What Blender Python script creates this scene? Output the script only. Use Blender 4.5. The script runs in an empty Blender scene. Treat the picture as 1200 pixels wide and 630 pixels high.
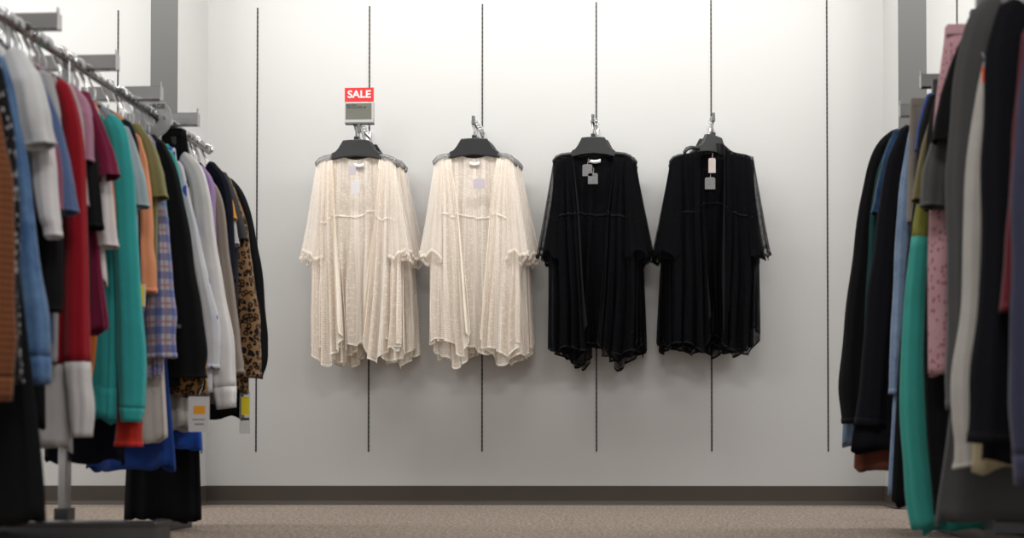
import bpy, bmesh, math, random
import numpy as np
from mathutils import Vector, Matrix

C = bpy.context.scene.collection
PI = math.pi
TAU = 2 * PI

# ------------------------------------------------------------------ camera
F_PX, CAM_D, CAM_H = 1250.0, 5.643, 0.3016      # focal length in px of the 1200 px frame, distance to the wall, height
YAW, PITCH, ROLL = 0.03872, 0.01415, -0.00089
PX, PY = 731.2, 506.8

def project(X, Y, Z):
    d = np.array([X, Y + CAM_D, Z - CAM_H])
    c, s = math.cos(YAW), math.sin(YAW)
    x, y, z = d[0] * c + d[1] * s, -d[0] * s + d[1] * c, d[2]
    c, s = math.cos(PITCH), math.sin(PITCH)
    f, u = y * c + z * s, -y * s + z * c
    c, s = math.cos(ROLL), math.sin(ROLL)
    x, u = x * c + u * s, -x * s + u * c
    return PX + F_PX * x / f, PY - F_PX * u / f

def at(px, py, Y):
    """the point of the vertical plane y = Y seen at pixel (px, py)"""
    a, b = (px - PX) / F_PX, -(py - PY) / F_PX
    c, s = math.cos(ROLL), math.sin(ROLL)
    a, b = a * c - b * s, a * s + b * c
    c, s = math.cos(PITCH), math.sin(PITCH)
    y, z = c - b * s, s + b * c
    c, s = math.cos(YAW), math.sin(YAW)
    x, y = a * c - y * s, a * s + y * c
    k = (Y + CAM_D) / y
    return x * k, CAM_H + z * k

cd = bpy.data.cameras.new('camera')
cam = bpy.data.objects.new('camera', cd); C.objects.link(cam)
cd.sensor_fit = 'HORIZONTAL'; cd.sensor_width = 36; cd.lens = 36 * F_PX / 1200
cd.shift_x = (600 - PX) / 1200; cd.shift_y = (PY - 315) / 1200
fw = Vector((-math.sin(YAW) * math.cos(PITCH), math.cos(YAW) * math.cos(PITCH), math.sin(PITCH)))
rt = Vector((math.cos(YAW), math.sin(YAW), 0)); up = rt.cross(fw)
rt2 = rt * math.cos(ROLL) + up * math.sin(ROLL); up2 = up * math.cos(ROLL) - rt * math.sin(ROLL)
M4 = Matrix((rt2, up2, -fw)).transposed().to_4x4(); M4.translation = (0, -CAM_D, CAM_H)
cam.matrix_world = M4
cd.dof.use_dof = True; cd.dof.focus_distance = CAM_D - 0.2; cd.dof.aperture_fstop = 1.8
cd.clip_start = 0.05
bpy.context.scene.camera = cam

# ------------------------------------------------------------------ materials
def new_mat(name):
    m = bpy.data.materials.new(name); m.use_nodes = True
    nt = m.node_tree; nt.nodes.clear()
    out = nt.nodes.new('ShaderNodeOutputMaterial')
    return m, nt, out

def N(nt, kind, **kw):
    n = nt.nodes.new(kind)
    for k, v in kw.items():
        if k.startswith('i_'):
            n.inputs[int(k[2:])].default_value = v
        else:
            setattr(n, k, v)
    return n

def L(nt, a, b): nt.links.new(a, b)

def math_n(nt, op, a, b=None, c=None):
    n = nt.nodes.new('ShaderNodeMath'); n.operation = op
    for i, v in enumerate((a, b, c)):
        if v is None: continue
        if isinstance(v, (int, float)): n.inputs[i].default_value = v
        else: nt.links.new(v, n.inputs[i])
    return n.outputs[0]

def mix_col(nt, fac, a, b):
    n = nt.nodes.new('ShaderNodeMix'); n.data_type = 'RGBA'
    for i, v in ((0, fac), (6, a), (7, b)):
        if isinstance(v, (int, float)): n.inputs[i].default_value = v
        elif isinstance(v, tuple): n.inputs[i].default_value = (*v[:3], 1)
        else: nt.links.new(v, n.inputs[i])
    return n.outputs[2]

def srgb(r, g, b):
    f = lambda v: (v / 255 / 12.92) if v / 255 <= .04045 else ((v / 255 + .055) / 1.055) ** 2.4
    return (f(r), f(g), f(b))

def plain(name, col, rough=.6, metal=0., noise=0., nscale=40., bump=0.):
    m, nt, out = new_mat(name)
    b = N(nt, 'ShaderNodeBsdfPrincipled')
    b.inputs['Base Color'].default_value = (*col, 1); b.inputs['Roughness'].default_value = rough; b.inputs['Metallic'].default_value = metal
    if noise or bump:
        tc = N(nt, 'ShaderNodeTexCoord'); nz = N(nt, 'ShaderNodeTexNoise'); nz.inputs['Scale'].default_value = nscale; nz.inputs['Detail'].default_value = 4
        L(nt, tc.outputs['Object'], nz.inputs['Vector'])
        if noise:
            lo = tuple(c * (1 - noise) for c in col); hi = tuple(min(1, c * (1 + noise)) for c in col)
            L(nt, mix_col(nt, nz.outputs['Fac'], lo, hi), b.inputs['Base Color'])
        if bump:
            bp = N(nt, 'ShaderNodeBump'); bp.inputs['Strength'].default_value = bump; bp.inputs['Distance'].default_value = .002
            L(nt, nz.outputs['Fac'], bp.inputs['Height']); L(nt, bp.outputs[0], b.inputs['Normal'])
    L(nt, b.outputs[0], out.inputs[0])
    return m

_fab = {}
def fabric(col, pattern=None, rough=.9, col2=None, col3=None, tone=.70):
    key = (col, pattern, col2, col3)
    col, col2, col3 = [c and tuple(v * tone for v in c) for c in (col, col2, col3)]
    if key in _fab: return _fab[key]
    m, nt, out = new_mat('fabric_%d' % len(_fab)); _fab[key] = m
    b = N(nt, 'ShaderNodeBsdfPrincipled'); b.inputs['Roughness'].default_value = rough
    b.inputs['Specular IOR Level'].default_value = .15
    b.inputs['Sheen Weight'].default_value = .15 if max(col) > .05 else .0
    tc = N(nt, 'ShaderNodeTexCoord'); uv = N(nt, 'ShaderNodeUVMap')
    nz = N(nt, 'ShaderNodeTexNoise'); nz.inputs['Scale'].default_value = 14; nz.inputs['Detail'].default_value = 5
    L(nt, tc.outputs['Object'], nz.inputs['Vector'])
    lo = tuple(c * .86 for c in col); hi = tuple(min(1, c * 1.12) for c in col)
    base = mix_col(nt, nz.outputs['Fac'], lo, hi)
    if pattern == 'denim':
        w = N(nt, 'ShaderNodeTexNoise'); w.inputs['Scale'].default_value = 9; w.inputs['Detail'].default_value = 8; w.inputs['Roughness'].default_value = .75
        L(nt, tc.outputs['Object'], w.inputs['Vector'])
        r = N(nt, 'ShaderNodeMapRange'); r.inputs[1].default_value = .35; r.inputs[2].default_value = .7; L(nt, w.outputs['Fac'], r.inputs[0])
        base = mix_col(nt, r.outputs[0], col, col2)
    elif pattern == 'plaid':
        sx = N(nt, 'ShaderNodeSeparateXYZ'); L(nt, uv.outputs[0], sx.inputs[0])
        def bands(c, per, wid, ph=0.):
            f = math_n(nt, 'FRACT', math_n(nt, 'ADD', math_n(nt, 'MULTIPLY', c, 1 / per), ph))
            return math_n(nt, 'LESS_THAN', f, wid)
        a1 = bands(sx.outputs[0], .055, .4); a2 = bands(sx.outputs[1], .062, .4)
        base = mix_col(nt, math_n(nt, 'MULTIPLY', a1, .6), base, col2)
        base = mix_col(nt, math_n(nt, 'MULTIPLY', a2, .6), base, col2)
        base = mix_col(nt, math_n(nt, 'MULTIPLY', bands(sx.outputs[1], .062, .12, .4), .7), base, col3)
        base = mix_col(nt, math_n(nt, 'MULTIPLY', bands(sx.outputs[0], .055, .12, .4), .7), base, col3)
    elif pattern == 'leopard':
        v = N(nt, 'ShaderNodeTexVoronoi'); v.inputs['Scale'].default_value = 44; v.inputs['Randomness'].default_value = .8
        mp = N(nt, 'ShaderNodeVectorMath'); mp.operation = 'ADD'
        dn = N(nt, 'ShaderNodeTexNoise'); dn.inputs['Scale'].default_value = 40
        L(nt, uv.outputs[0], dn.inputs['Vector'])
        sc = N(nt, 'ShaderNodeVectorMath'); sc.operation = 'SCALE'; sc.inputs[3].default_value = .02
        L(nt, dn.outputs['Color'], sc.inputs[0]); L(nt, uv.outputs[0], mp.inputs[0]); L(nt, sc.outputs[0], mp.inputs[1]); L(nt, mp.outputs[0], v.inputs['Vector'])
        d = v.outputs['Distance']
        ring = math_n(nt, 'MULTIPLY', math_n(nt, 'GREATER_THAN', d, .26), math_n(nt, 'LESS_THAN', d, .5))
        base = mix_col(nt, math_n(nt, 'LESS_THAN', d, .26), base, col3)
        base = mix_col(nt, ring, base, col2)
    elif pattern == 'print':
        v = N(nt, 'ShaderNodeTexVoronoi'); v.inputs['Scale'].default_value = 55
        L(nt, uv.outputs[0], v.inputs['Vector'])
        base = mix_col(nt, math_n(nt, 'LESS_THAN', v.outputs['Distance'], .32), base, col2)
    elif pattern == 'splash':
        w = N(nt, 'ShaderNodeTexNoise'); w.inputs['Scale'].default_value = 7; w.inputs['Detail'].default_value = 3
        L(nt, uv.outputs[0], w.inputs['Vector'])
        base = mix_col(nt, math_n(nt, 'GREATER_THAN', w.outputs['Fac'], .6), base, col2)
    elif pattern == 'rib':
        sx = N(nt, 'ShaderNodeSeparateXYZ'); L(nt, uv.outputs[0], sx.inputs[0])
        s = math_n(nt, 'SINE', math_n(nt, 'MULTIPLY', sx.outputs[1], TAU / .016))
        base = mix_col(nt, math_n(nt, 'GREATER_THAN', s, .3), base, col2 or lo)
    L(nt, base, b.inputs['Base Color'])
    fine = N(nt, 'ShaderNodeTexNoise'); fine.inputs['Scale'].default_value = 45; fine.inputs['Detail'].default_value = 3
    L(nt, tc.outputs['Object'], fine.inputs['Vector'])
    bp = N(nt, 'ShaderNodeBump'); bp.inputs['Strength'].default_value = .35; bp.inputs['Distance'].default_value = .004
    L(nt, fine.outputs['Fac'], bp.inputs['Height']); L(nt, bp.outputs[0], b.inputs['Normal'])
    L(nt, b.outputs[0], out.inputs[0])
    return m

def lace(name, col, motif_col, base_a, motif_a, trans=.4, gather=.0):
    """see-through lace: sheer net with ladder-stitched stripes and small flowers"""
    m, nt, out = new_mat(name)
    uv = N(nt, 'ShaderNodeUVMap'); sx = N(nt, 'ShaderNodeSeparateXYZ'); L(nt, uv.outputs[0], sx.inputs[0])
    U, V = sx.outputs[0], sx.outputs[1]
    fr = math_n(nt, 'ABSOLUTE', math_n(nt, 'SUBTRACT', math_n(nt, 'FRACT', math_n(nt, 'MULTIPLY', U, 1 / .046)), .5))
    band = math_n(nt, 'LESS_THAN', fr, .12)
    rung = math_n(nt, 'GREATER_THAN', math_n(nt, 'SINE', math_n(nt, 'MULTIPLY', V, TAU / .0115)), -.25)
    edge = math_n(nt, 'MULTIPLY', math_n(nt, 'GREATER_THAN', fr, .12), math_n(nt, 'LESS_THAN', fr, .16))
    ladder = math_n(nt, 'MAXIMUM', math_n(nt, 'MULTIPLY', band, rung), edge)
    vo = N(nt, 'ShaderNodeTexVoronoi'); vo.inputs['Scale'].default_value = 72; L(nt, uv.outputs[0], vo.inputs['Vector'])
    nz = N(nt, 'ShaderNodeTexNoise'); nz.inputs['Scale'].default_value = 160; L(nt, uv.outputs[0], nz.inputs['Vector'])
    dd = math_n(nt, 'ADD', vo.outputs['Distance'], math_n(nt, 'MULTIPLY', math_n(nt, 'SUBTRACT', nz.outputs['Fac'], .5), .5))
    flower = math_n(nt, 'MULTIPLY', math_n(nt, 'LESS_THAN', dd, .38), math_n(nt, 'GREATER_THAN', dd, .1))
    mo = math_n(nt, 'MAXIMUM', ladder, math_n(nt, 'MULTIPLY', flower, .5))
    alpha = math_n(nt, 'ADD', base_a, math_n(nt, 'MULTIPLY', mo, motif_a - base_a))
    mpp = N(nt, 'ShaderNodeMapping'); mpp.inputs['Scale'].default_value = (75, 2.2, 1); L(nt, uv.outputs[0], mpp.inputs[0])
    st = N(nt, 'ShaderNodeTexNoise'); st.inputs['Scale'].default_value = 1; st.inputs['Detail'].default_value = 2; L(nt, mpp.outputs[0], st.inputs['Vector'])
    streak = math_n(nt, 'MULTIPLY', math_n(nt, 'SUBTRACT', st.outputs['Fac'], .5), gather)
    alpha = math_n(nt, 'MINIMUM', math_n(nt, 'ADD', alpha, streak), 1.0)
    c = mix_col(nt, mo, col, motif_col)
    df = N(nt, 'ShaderNodeBsdfDiffuse'); tl = N(nt, 'ShaderNodeBsdfTranslucent'); tr = N(nt, 'ShaderNodeBsdfTransparent')
    L(nt, c, df.inputs[0]); L(nt, c, tl.inputs[0])
    m1 = N(nt, 'ShaderNodeMixShader'); m1.inputs[0].default_value = trans
    L(nt, df.outputs[0], m1.inputs[1]); L(nt, tl.outputs[0], m1.inputs[2])
    m2 = N(nt, 'ShaderNodeMixShader'); L(nt, alpha, m2.inputs[0]); L(nt, tr.outputs[0], m2.inputs[1]); L(nt, m1.outputs[0], m2.inputs[2])
    L(nt, m2.outputs[0], out.inputs[0])
    return m

def clear_plastic(name, col, a):
    m, nt, out = new_mat(name)
    b = N(nt, 'ShaderNodeBsdfPrincipled'); b.inputs['Base Color'].default_value = (*col, 1); b.inputs['Roughness'].default_value = .12
    tr = N(nt, 'ShaderNodeBsdfTransparent'); mx = N(nt, 'ShaderNodeMixShader')
    fz = N(nt, 'ShaderNodeFresnel'); fz.inputs[0].default_value = 1.5
    L(nt, math_n(nt, 'MINIMUM', math_n(nt, 'ADD', fz.outputs[0], a), 1.0), mx.inputs[0])
    L(nt, tr.outputs[0], mx.inputs[1]); L(nt, b.outputs[0], mx.inputs[2]); L(nt, mx.outputs[0], out.inputs[0])
    return m

MW = plain('white_wall_paint', (.53, .527, .52), .75, noise=.015, nscale=3)
MG = plain('grey_end_paint', (.108, .107, .104), .7, noise=.02, nscale=5)
MCEIL = plain('ceiling_tile', (.55, .55, .54), .9, noise=.03, nscale=30)
MBASE = plain('taupe_rubber_base', srgb(65, 57, 51), .55, noise=.05, nscale=8)
RACKM = plain('rack_chrome', (.40, .40, .405), .2, 1.0, noise=.25, nscale=9)
CHROME = plain('brushed_chrome', (.62, .62, .63), .22, 1.0, noise=.08, nscale=60)
DARKSTEEL = plain('dark_plated_steel', (.10, .10, .105), .3, .8, noise=.2, nscale=12)
BLACKP = plain('black_hanger_plastic', (.011, .0115, .013), .38, bump=.15, nscale=300)
CLEAR = clear_plastic('clear_hanger_plastic', (.36, .365, .37), .34)
HOOKW = plain('pale_hook_plastic', (.46, .47, .48), .25)
GREYP = plain('grey_label_plastic', (.42, .42, .41), .45)
DGREYP = plain('grey_label_side_plastic', (.12, .123, .12), .5)
SCREEN = plain('grey_green_display', srgb(96, 98, 88), .35)
INK = plain('dark_display_ink', srgb(42, 41, 46), .5)
INKR = plain('red_display_ink', srgb(120, 60, 55), .5)
RED = plain('red_card', srgb(205, 26, 32), .5)
WHITEC = plain('white_card', (.66, .65, .66), .6)
TAGL = plain('lilac_card', (.52, .47, .53), .6)
TAGP = plain('pale_pink_card', (.50, .42, .40), .6)
TAGG = plain('grey_paper_tag', (.15, .15, .155), .6, noise=.5, nscale=120)
YEL = plain('yellow_sticker', srgb(245, 225, 40), .6)
ORG = plain('orange_sticker', srgb(240, 165, 40), .6)
NEON = plain('neon_orange_sticker', srgb(255, 80, 30), .6)
DISC = clear_plastic('frosted_disc_plastic', (.42, .42, .43), .62)
TICK = plain('dark_print', (.05, .05, .05), .6)

def carpet_mat():
    m, nt, out = new_mat('beige_loop_carpet')
    b = N(nt, 'ShaderNodeBsdfPrincipled'); b.inputs['Roughness'].default_value = .95; b.inputs['Specular IOR Level'].default_value = .1
    tc = N(nt, 'ShaderNodeTexCoord')
    mp = N(nt, 'ShaderNodeMapping'); mp.inputs['Rotation'].default_value = (0, 0, .5); mp.inputs['Scale'].default_value = (1, .45, 1)
    L(nt, tc.outputs['Object'], mp.inputs[0])
    v = N(nt, 'ShaderNodeTexVoronoi'); v.inputs['Scale'].default_value = 150; L(nt, mp.outputs[0], v.inputs['Vector'])
    n = N(nt, 'ShaderNodeTexNoise'); n.inputs['Scale'].default_value = 80; n.inputs['Detail'].default_value = 4; L(nt, mp.outputs[0], n.inputs['Vector'])
    f = math_n(nt, 'ADD', math_n(nt, 'MULTIPLY', n.outputs['Fac'], .75), math_n(nt, 'MULTIPLY', v.outputs['Distance'], .35))
    cr = N(nt, 'ShaderNodeValToRGB'); L(nt, f, cr.inputs[0])
    cr.color_ramp.elements[0].position = .3; cr.color_ramp.elements[0].color = (*srgb(84, 75, 67), 1)
    cr.color_ramp.elements[1].position = .78; cr.color_ramp.elements[1].color = (*srgb(158, 145, 134), 1)
    L(nt, cr.outputs[0], b.inputs['Base Color'])
    bp = N(nt, 'ShaderNodeBump'); bp.inputs['Strength'].default_value = .8; bp.inputs['Distance'].default_value = .006
    L(nt, f, bp.inputs['Height']); L(nt, bp.outputs[0], b.inputs['Normal'])
    L(nt, b.outputs[0], out.inputs[0])
    return m

def slot_mat():
    m, nt, out = new_mat('slotted_standard_metal')
    b = N(nt, 'ShaderNodeBsdfPrincipled'); b.inputs['Roughness'].default_value = .6
    tc = N(nt, 'ShaderNodeTexCoord'); sx = N(nt, 'ShaderNodeSeparateXYZ'); L(nt, tc.outputs['Object'], sx.inputs[0])
    f = math_n(nt, 'FRACT', math_n(nt, 'MULTIPLY', sx.outputs[2], 1 / .0254))
    L(nt, mix_col(nt, math_n(nt, 'LESS_THAN', f, .6), (.07, .07, .068), (.012, .012, .012)), b.inputs['Base Color'])
    L(nt, b.outputs[0], out.inputs[0])
    return m

CARPET = carpet_mat(); SLOT = slot_mat()
CREAM = lace('cream_lace', (.97, .875, .775), (.98, .93, .87), .70, .93, .22, .55)
CREAM_NET = lace('cream_net', (.97, .90, .83), (.98, .93, .87), .40, .52, .25, .5)
CREAM_TRIM = fabric((.95, .87, .78), 'rib', col2=(.88, .77, .65), tone=1)
BLK = lace('black_lace', (.0085, .009, .0105), (.0055, .0055, .0065), .66, .95, .1, .3)
BLK_NET = lace('black_net', (.010, .0105, .012), (.006, .006, .007), .46, .85, .1, .3)
BLK_TRIM = fabric((.010, .010, .012))

# ------------------------------------------------------------------ mesh helpers
def link(name, me, mat, parent=None, smooth=True):
    o = bpy.data.objects.new(name, me); C.objects.link(o)
    if mat is not None: me.materials.append(mat)
    if smooth and me.polygons: me.polygons.foreach_set('use_smooth', [True] * len(me.polygons))
    if parent is not None: o.parent = parent
    return o

def grid(name, P, mat, parent=None, uv=None, closed=False, solid=0., cap=False):
    """P: array (rows, cols, 3) -> one mesh"""
    P = np.asarray(P, float); m, n = P.shape[:2]
    verts = P.reshape(-1, 3)
    faces = []; cols = n if closed else n - 1
    for i in range(m - 1):
        for j in range(cols):
            k = (j + 1) % n
            faces.append((i * n + j, i * n + k, (i + 1) * n + k, (i + 1) * n + j))
    if cap:
        faces.append(tuple(range(n - 1, -1, -1))); faces.append(tuple((m - 1) * n + j for j in range(n)))
    me = bpy.data.meshes.new(name); me.from_pydata(verts.tolist(), [], faces); me.update()
    if uv is not None:
        lay = me.uv_layers.new(name='UVMap'); uvf = np.asarray(uv, float).reshape(m, -1, 2)
        data = []
        for i in range(m - 1):
            for j in range(cols):
                k = j + 1
                for a, bb in ((i, j), (i, k), (i + 1, k), (i + 1, j)):
                    data.extend(uvf[a, min(bb, uvf.shape[1] - 1)])
        if not cap: lay.data.foreach_set('uv', data)
    o = link(name, me, mat, parent)
    if solid:
        md = o.modifiers.new('thickness', 'SOLIDIFY'); md.thickness = solid; md.offset = 0
    return o

class MB:
    """collects boxes, prisms and tubes into one mesh"""
    def __init__(s): s.v, s.f = [], []
    def add(s, v, f):
        k = len(s.v); s.v += [tuple(p) for p in v]; s.f += [tuple(i + k for i in q) for q in f]; return s
    def box(s, x0, y0, z0, x1, y1, z1):
        v = [(x, y, z) for x in (x0, x1) for y in (y0, y1) for z in (z0, z1)]
        return s.add(v, [(0, 1, 3, 2), (4, 6, 7, 5), (0, 4, 5, 1), (2, 3, 7, 6), (0, 2, 6, 4), (1, 5, 7, 3)])
    def prism(s, pts, y0, y1):
        """outline in x, z pushed from y0 to y1"""
        n = len(pts)
        v = [(x, y0, z) for x, z in pts] + [(x, y1, z) for x, z in pts]
        f = [tuple(range(n)), tuple(range(2 * n - 1, n - 1, -1))] + [(i, i + n, (i + 1) % n + n, (i + 1) % n) for i in range(n)]
        return s.add(v, f)
    def tube(s, path, r, n=8):
        path = [Vector(p) for p in path]; m = len(path); rr = r if isinstance(r, (list, tuple)) else [r] * m
        v = []; ref = None
        for i, p in enumerate(path):
            t = (path[min(i + 1, m - 1)] - path[max(i - 1, 0)]).normalized()
            if ref is None:
                ref = t.orthogonal().normalized()
            a = (ref - t * ref.dot(t)).normalized(); ref = a; b = t.cross(a)
            for j in range(n):
                q = p + (a * math.cos(TAU * j / n) + b * math.sin(TAU * j / n)) * rr[i]
                v.append(tuple(q))
        f = [(i * n + j, i * n + (j + 1) % n, (i + 1) * n + (j + 1) % n, (i + 1) * n + j) for i in range(m - 1) for j in range(n)]
        f += [tuple(range(n - 1, -1, -1)), tuple((m - 1) * n + j for j in range(n))]
        return s.add(v, f)
    def build(s, name, mat, parent=None, bevel=0., smooth=False):
        me = bpy.data.meshes.new(name); me.from_pydata(s.v, [], s.f)
        bm = bmesh.new(); bm.from_mesh(me); bmesh.ops.recalc_face_normals(bm, faces=bm.faces[:]); bm.to_mesh(me); bm.free(); me.update()
        o = link(name, me, mat, parent, smooth)
        if bevel:
            md = o.modifiers.new('edge', 'BEVEL'); md.width = bevel; md.segments = 2; md.limit_method = 'ANGLE'
        return o

def tag(o, label, cat, group=None):
    o['label'] = label; o['category'] = cat
    if group: o['group'] = group
    return o

def empty(name, loc, label, cat, group=None, rz=0.):
    o = bpy.data.objects.new(name, None); C.objects.link(o); o.location = loc; o.rotation_euler = (0, 0, rz)
    o.empty_display_size = .05
    return tag(o, label, cat, group)

def struct(o):
    o['kind'] = 'structure'; return o

def text_mesh(name, body, size, mat, parent, loc, bold=0., depth=.0006, align='CENTER', xs=1.):
    cu = bpy.data.curves.new(name, 'FONT'); cu.body = body; cu.size = size; cu.align_x = align; cu.align_y = 'CENTER'
    cu.offset = bold; cu.extrude = depth; cu.resolution_u = 4
    t = bpy.data.objects.new(name + '_tmp', cu); C.objects.link(t)
    bpy.context.view_layer.update()
    me = bpy.data.meshes.new_from_object(t.evaluated_get(bpy.context.evaluated_depsgraph_get()))
    bpy.data.objects.remove(t); bpy.data.curves.remove(cu)
    me.materials.clear()
    o = link(name, me, mat, parent, False); o.location = loc; o.rotation_euler = (PI / 2, 0, 0); o.scale = (xs, 1, 1)
    return o

# ------------------------------------------------------------------ the setting
XL, XR = -2.4645, 1.1505          # inner corners of the display bay
FD, FT = .36, .137                # depth and thickness of the two partition fins
X0, X1, YF, ZC = -7.0, 5.5, -8.5, 3.35
struct(MB().box(X0, YF, -.1, X1, .0, 0).build('floor', CARPET))
struct(MB().box(X0, 0, -.1, X1, .12, ZC).build('wall_back', MW))
struct(MB().box(X0, YF, ZC, X1, .12, ZC + .1).build('ceiling', MCEIL))
for nm, a, b, tn in (('wall_left', XL - FT, XL, 'trim_1'), ('wall_right', XR, XR + FT, 'trim_2')):
    struct(MB().box(a, -FD, 0, b, 0, ZC).build(nm, MW))
    struct(MB().box(a, -FD - .006, 0, b, -FD, ZC).build(tn, MG))
def base_run(name, p, q, nrm):
    """rubber cove base from p to q along the wall, nrm pointing into the room"""
    prof = [(0, 0), (.022, 0), (.020, .006), (.009, .013), (.006, .022), (.006, .098), (.004, .1016), (0, .1016)]
    P = [[(p[0] + nrm[0] * a, p[1] + nrm[1] * a, z) for a, z in prof], [(q[0] + nrm[0] * a, q[1] + nrm[1] * a, z) for a, z in prof]]
    o = grid(name, P, MBASE, closed=True, cap=True)
    o.data.polygons.foreach_set('use_smooth', [False] * len(o.data.polygons))
    return struct(o)
base_run('baseboard_back', (XL, 0), (XR, 0), (0, -1))
base_run('baseboard_left', (XL, 0), (XL, -FD), (1, 0))
base_run('baseboard_right', (XR, 0), (XR, -FD), (-1, 0))
base_run('baseboard_left_front', (XL - FT, -FD - .006), (XL, -FD - .006), (0, -1))
base_run('baseboard_right_front', (XR, -FD - .006), (XR + FT, -FD - .006), (0, -1))
base_run('baseboard_left_bay', (X0, 0), (XL - FT, 0), (0, -1))
base_run('baseboard_right_bay', (XR + FT, 0), (X1, 0), (0, -1))

STD = [-2.1944 + .61 * i for i in range(6)]
std_label = ['dark slotted wall standard nearest the grey wall end behind the leopard-print rack', 'dark slotted wall standard carrying the arm under the SALE sign',
             'dark slotted wall standard behind the cream kimonos without a sign', 'dark slotted wall standard behind the black kimonos with a white neck label',
             'dark slotted wall standard behind the black kimonos with a pink tag', 'dark slotted wall standard with nothing hung on it, in open white wall']
for i, x in enumerate(STD + [-3.566, -2.9615, 1.5364]):
    lab = std_label[i] if i < 6 else ['dark slotted wall standard beyond the chrome rack bar, farthest from the kimonos', 'dark slotted wall standard just beyond the grey wall end, behind the chrome bars',
                                      'dark slotted wall standard showing above the pink printed trousers'][i - 6]
    m = MB()
    m.box(x - .0040, -.0022, .283, x - .0022, 0, 2.675); m.box(x + .0022, -.0022, .283, x + .0040, 0, 2.675)
    m.box(x - .0024, -.0022, .283, x + .0024, 0, 2.675)
    tag(m.build('slotted_wall_standard', SLOT), lab, 'wall standard', 'slotted wall standards')

# ------------------------------------------------------------------ lights: wall washers along the ceiling and dim shop lamps
def area(name, loc, sx, sy, power, rot=(0, 0, 0), col=(1, .985, .955)):
    l = bpy.data.lights.new(name, 'AREA'); l.shape = 'RECTANGLE'; l.size = sx; l.size_y = sy; l.energy = power; l.color = col
    o = bpy.data.objects.new(name, l); C.objects.link(o); o.location = loc; o.rotation_euler = rot
    return o
for x, w in ((-4.4, 3.4), (-.657, 3.5), (3.0, 3.4)):
    area('wall_washer_lamp', (x, -1.12, 3.30), w, .12, 73 * w / 3.5, (.35, 0, 0))
for x in (-3.2, 0, 3.2):
    area('shop_ceiling_lamp', (x, -4.6, 3.33), 1.2, .6, 58)
wd = bpy.data.worlds.new('shop_air'); bpy.context.scene.world = wd; wd.use_nodes = True
wd.node_tree.nodes['Background'].inputs[0].default_value = (1, .975, .94, 1); wd.node_tree.nodes['Background'].inputs[1].default_value = .68

# ------------------------------------------------------------------ wall arms and kimonos
ZA = 1.962           # height of the wall arms
def sm(a, b, x):
    t = np.clip((x - a) / (b - a), 0, 1); return t * t * (3 - 2 * t)

def wall_arm(x, label):
    t = empty('wall_arm', (x, 0, ZA), label, 'display arm', 'display arms on the wall')
    MB().box(-.013, -.012, -.06, .013, 0, .03).build('bracket', CHROME, t, .002)
    MB().tube([(0, -.005, 0), (0, -.262, .0)], .0062, 10).build('bar', CHROME, t, smooth=True)
    MB().box(-.008, -.274, -.014, .008, -.258, .03).build('end_cap', DGREYP, t, .003)
    return t

def wire_hook(top_r, z_block, y=0., r=.0024):
    """hook over a bar at z = 0 and its shank down to the hanger"""
    pts = []
    for k in range(15):
        a = -PI * .15 + PI * 1.25 * k / 14
        pts.append((-math.cos(a) * top_r * 1.05, y, math.sin(a) * top_r))
    pts = [(-p[0], p[1], p[2]) for p in pts]
    end = pts[-1]
    pts = pts + [(end[0] * .5, y, -.028), (0, y, -.045), (0, y, z_block)]
    return pts

def shop_hanger(loc, rz, label, group, narrow=1., dark=False):
    t = empty('clothes_hanger', loc, label, 'hanger', group, rz)
    n = narrow
    o = [(-.068 * n, -.088), (-.03 * n, -.085), (.03 * n, -.085), (.068 * n, -.088), (.092 * n, -.128), (.108 * n, -.146), (.128 * n, -.155), (.128 * n, -.188),
         (.07 * n, -.176), (0, -.17), (-.07 * n, -.176), (-.128 * n, -.188), (-.128 * n, -.155), (-.108 * n, -.146), (-.092 * n, -.128)]
    b = MB().prism(o, -.009, .009); b.box(-.012, -.006, -.09, .012, .006, -.068)
    b.build('hanger_body', BLACKP, t, .003)
    for s in (-1, 1):
        MB().tube([(s * .122 * n, 0, -.170), (s * .16, 0, -.176), (s * .188, 0, -.188), (s * .202, 0, -.206), (s * .2, 0, -.222)], [.010, .010, .010, .009, .006] if dark else [.012, .014, .015, .015, .009], 10).build('shoulder_arm', BLACKP if dark else CLEAR, t, smooth=True)
    MB().tube(wire_hook(.0125, -.075), .0026 if dark else .0052, 8).build('hook', CHROME if dark else HOOKW, t, smooth=True)
    return t

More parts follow.
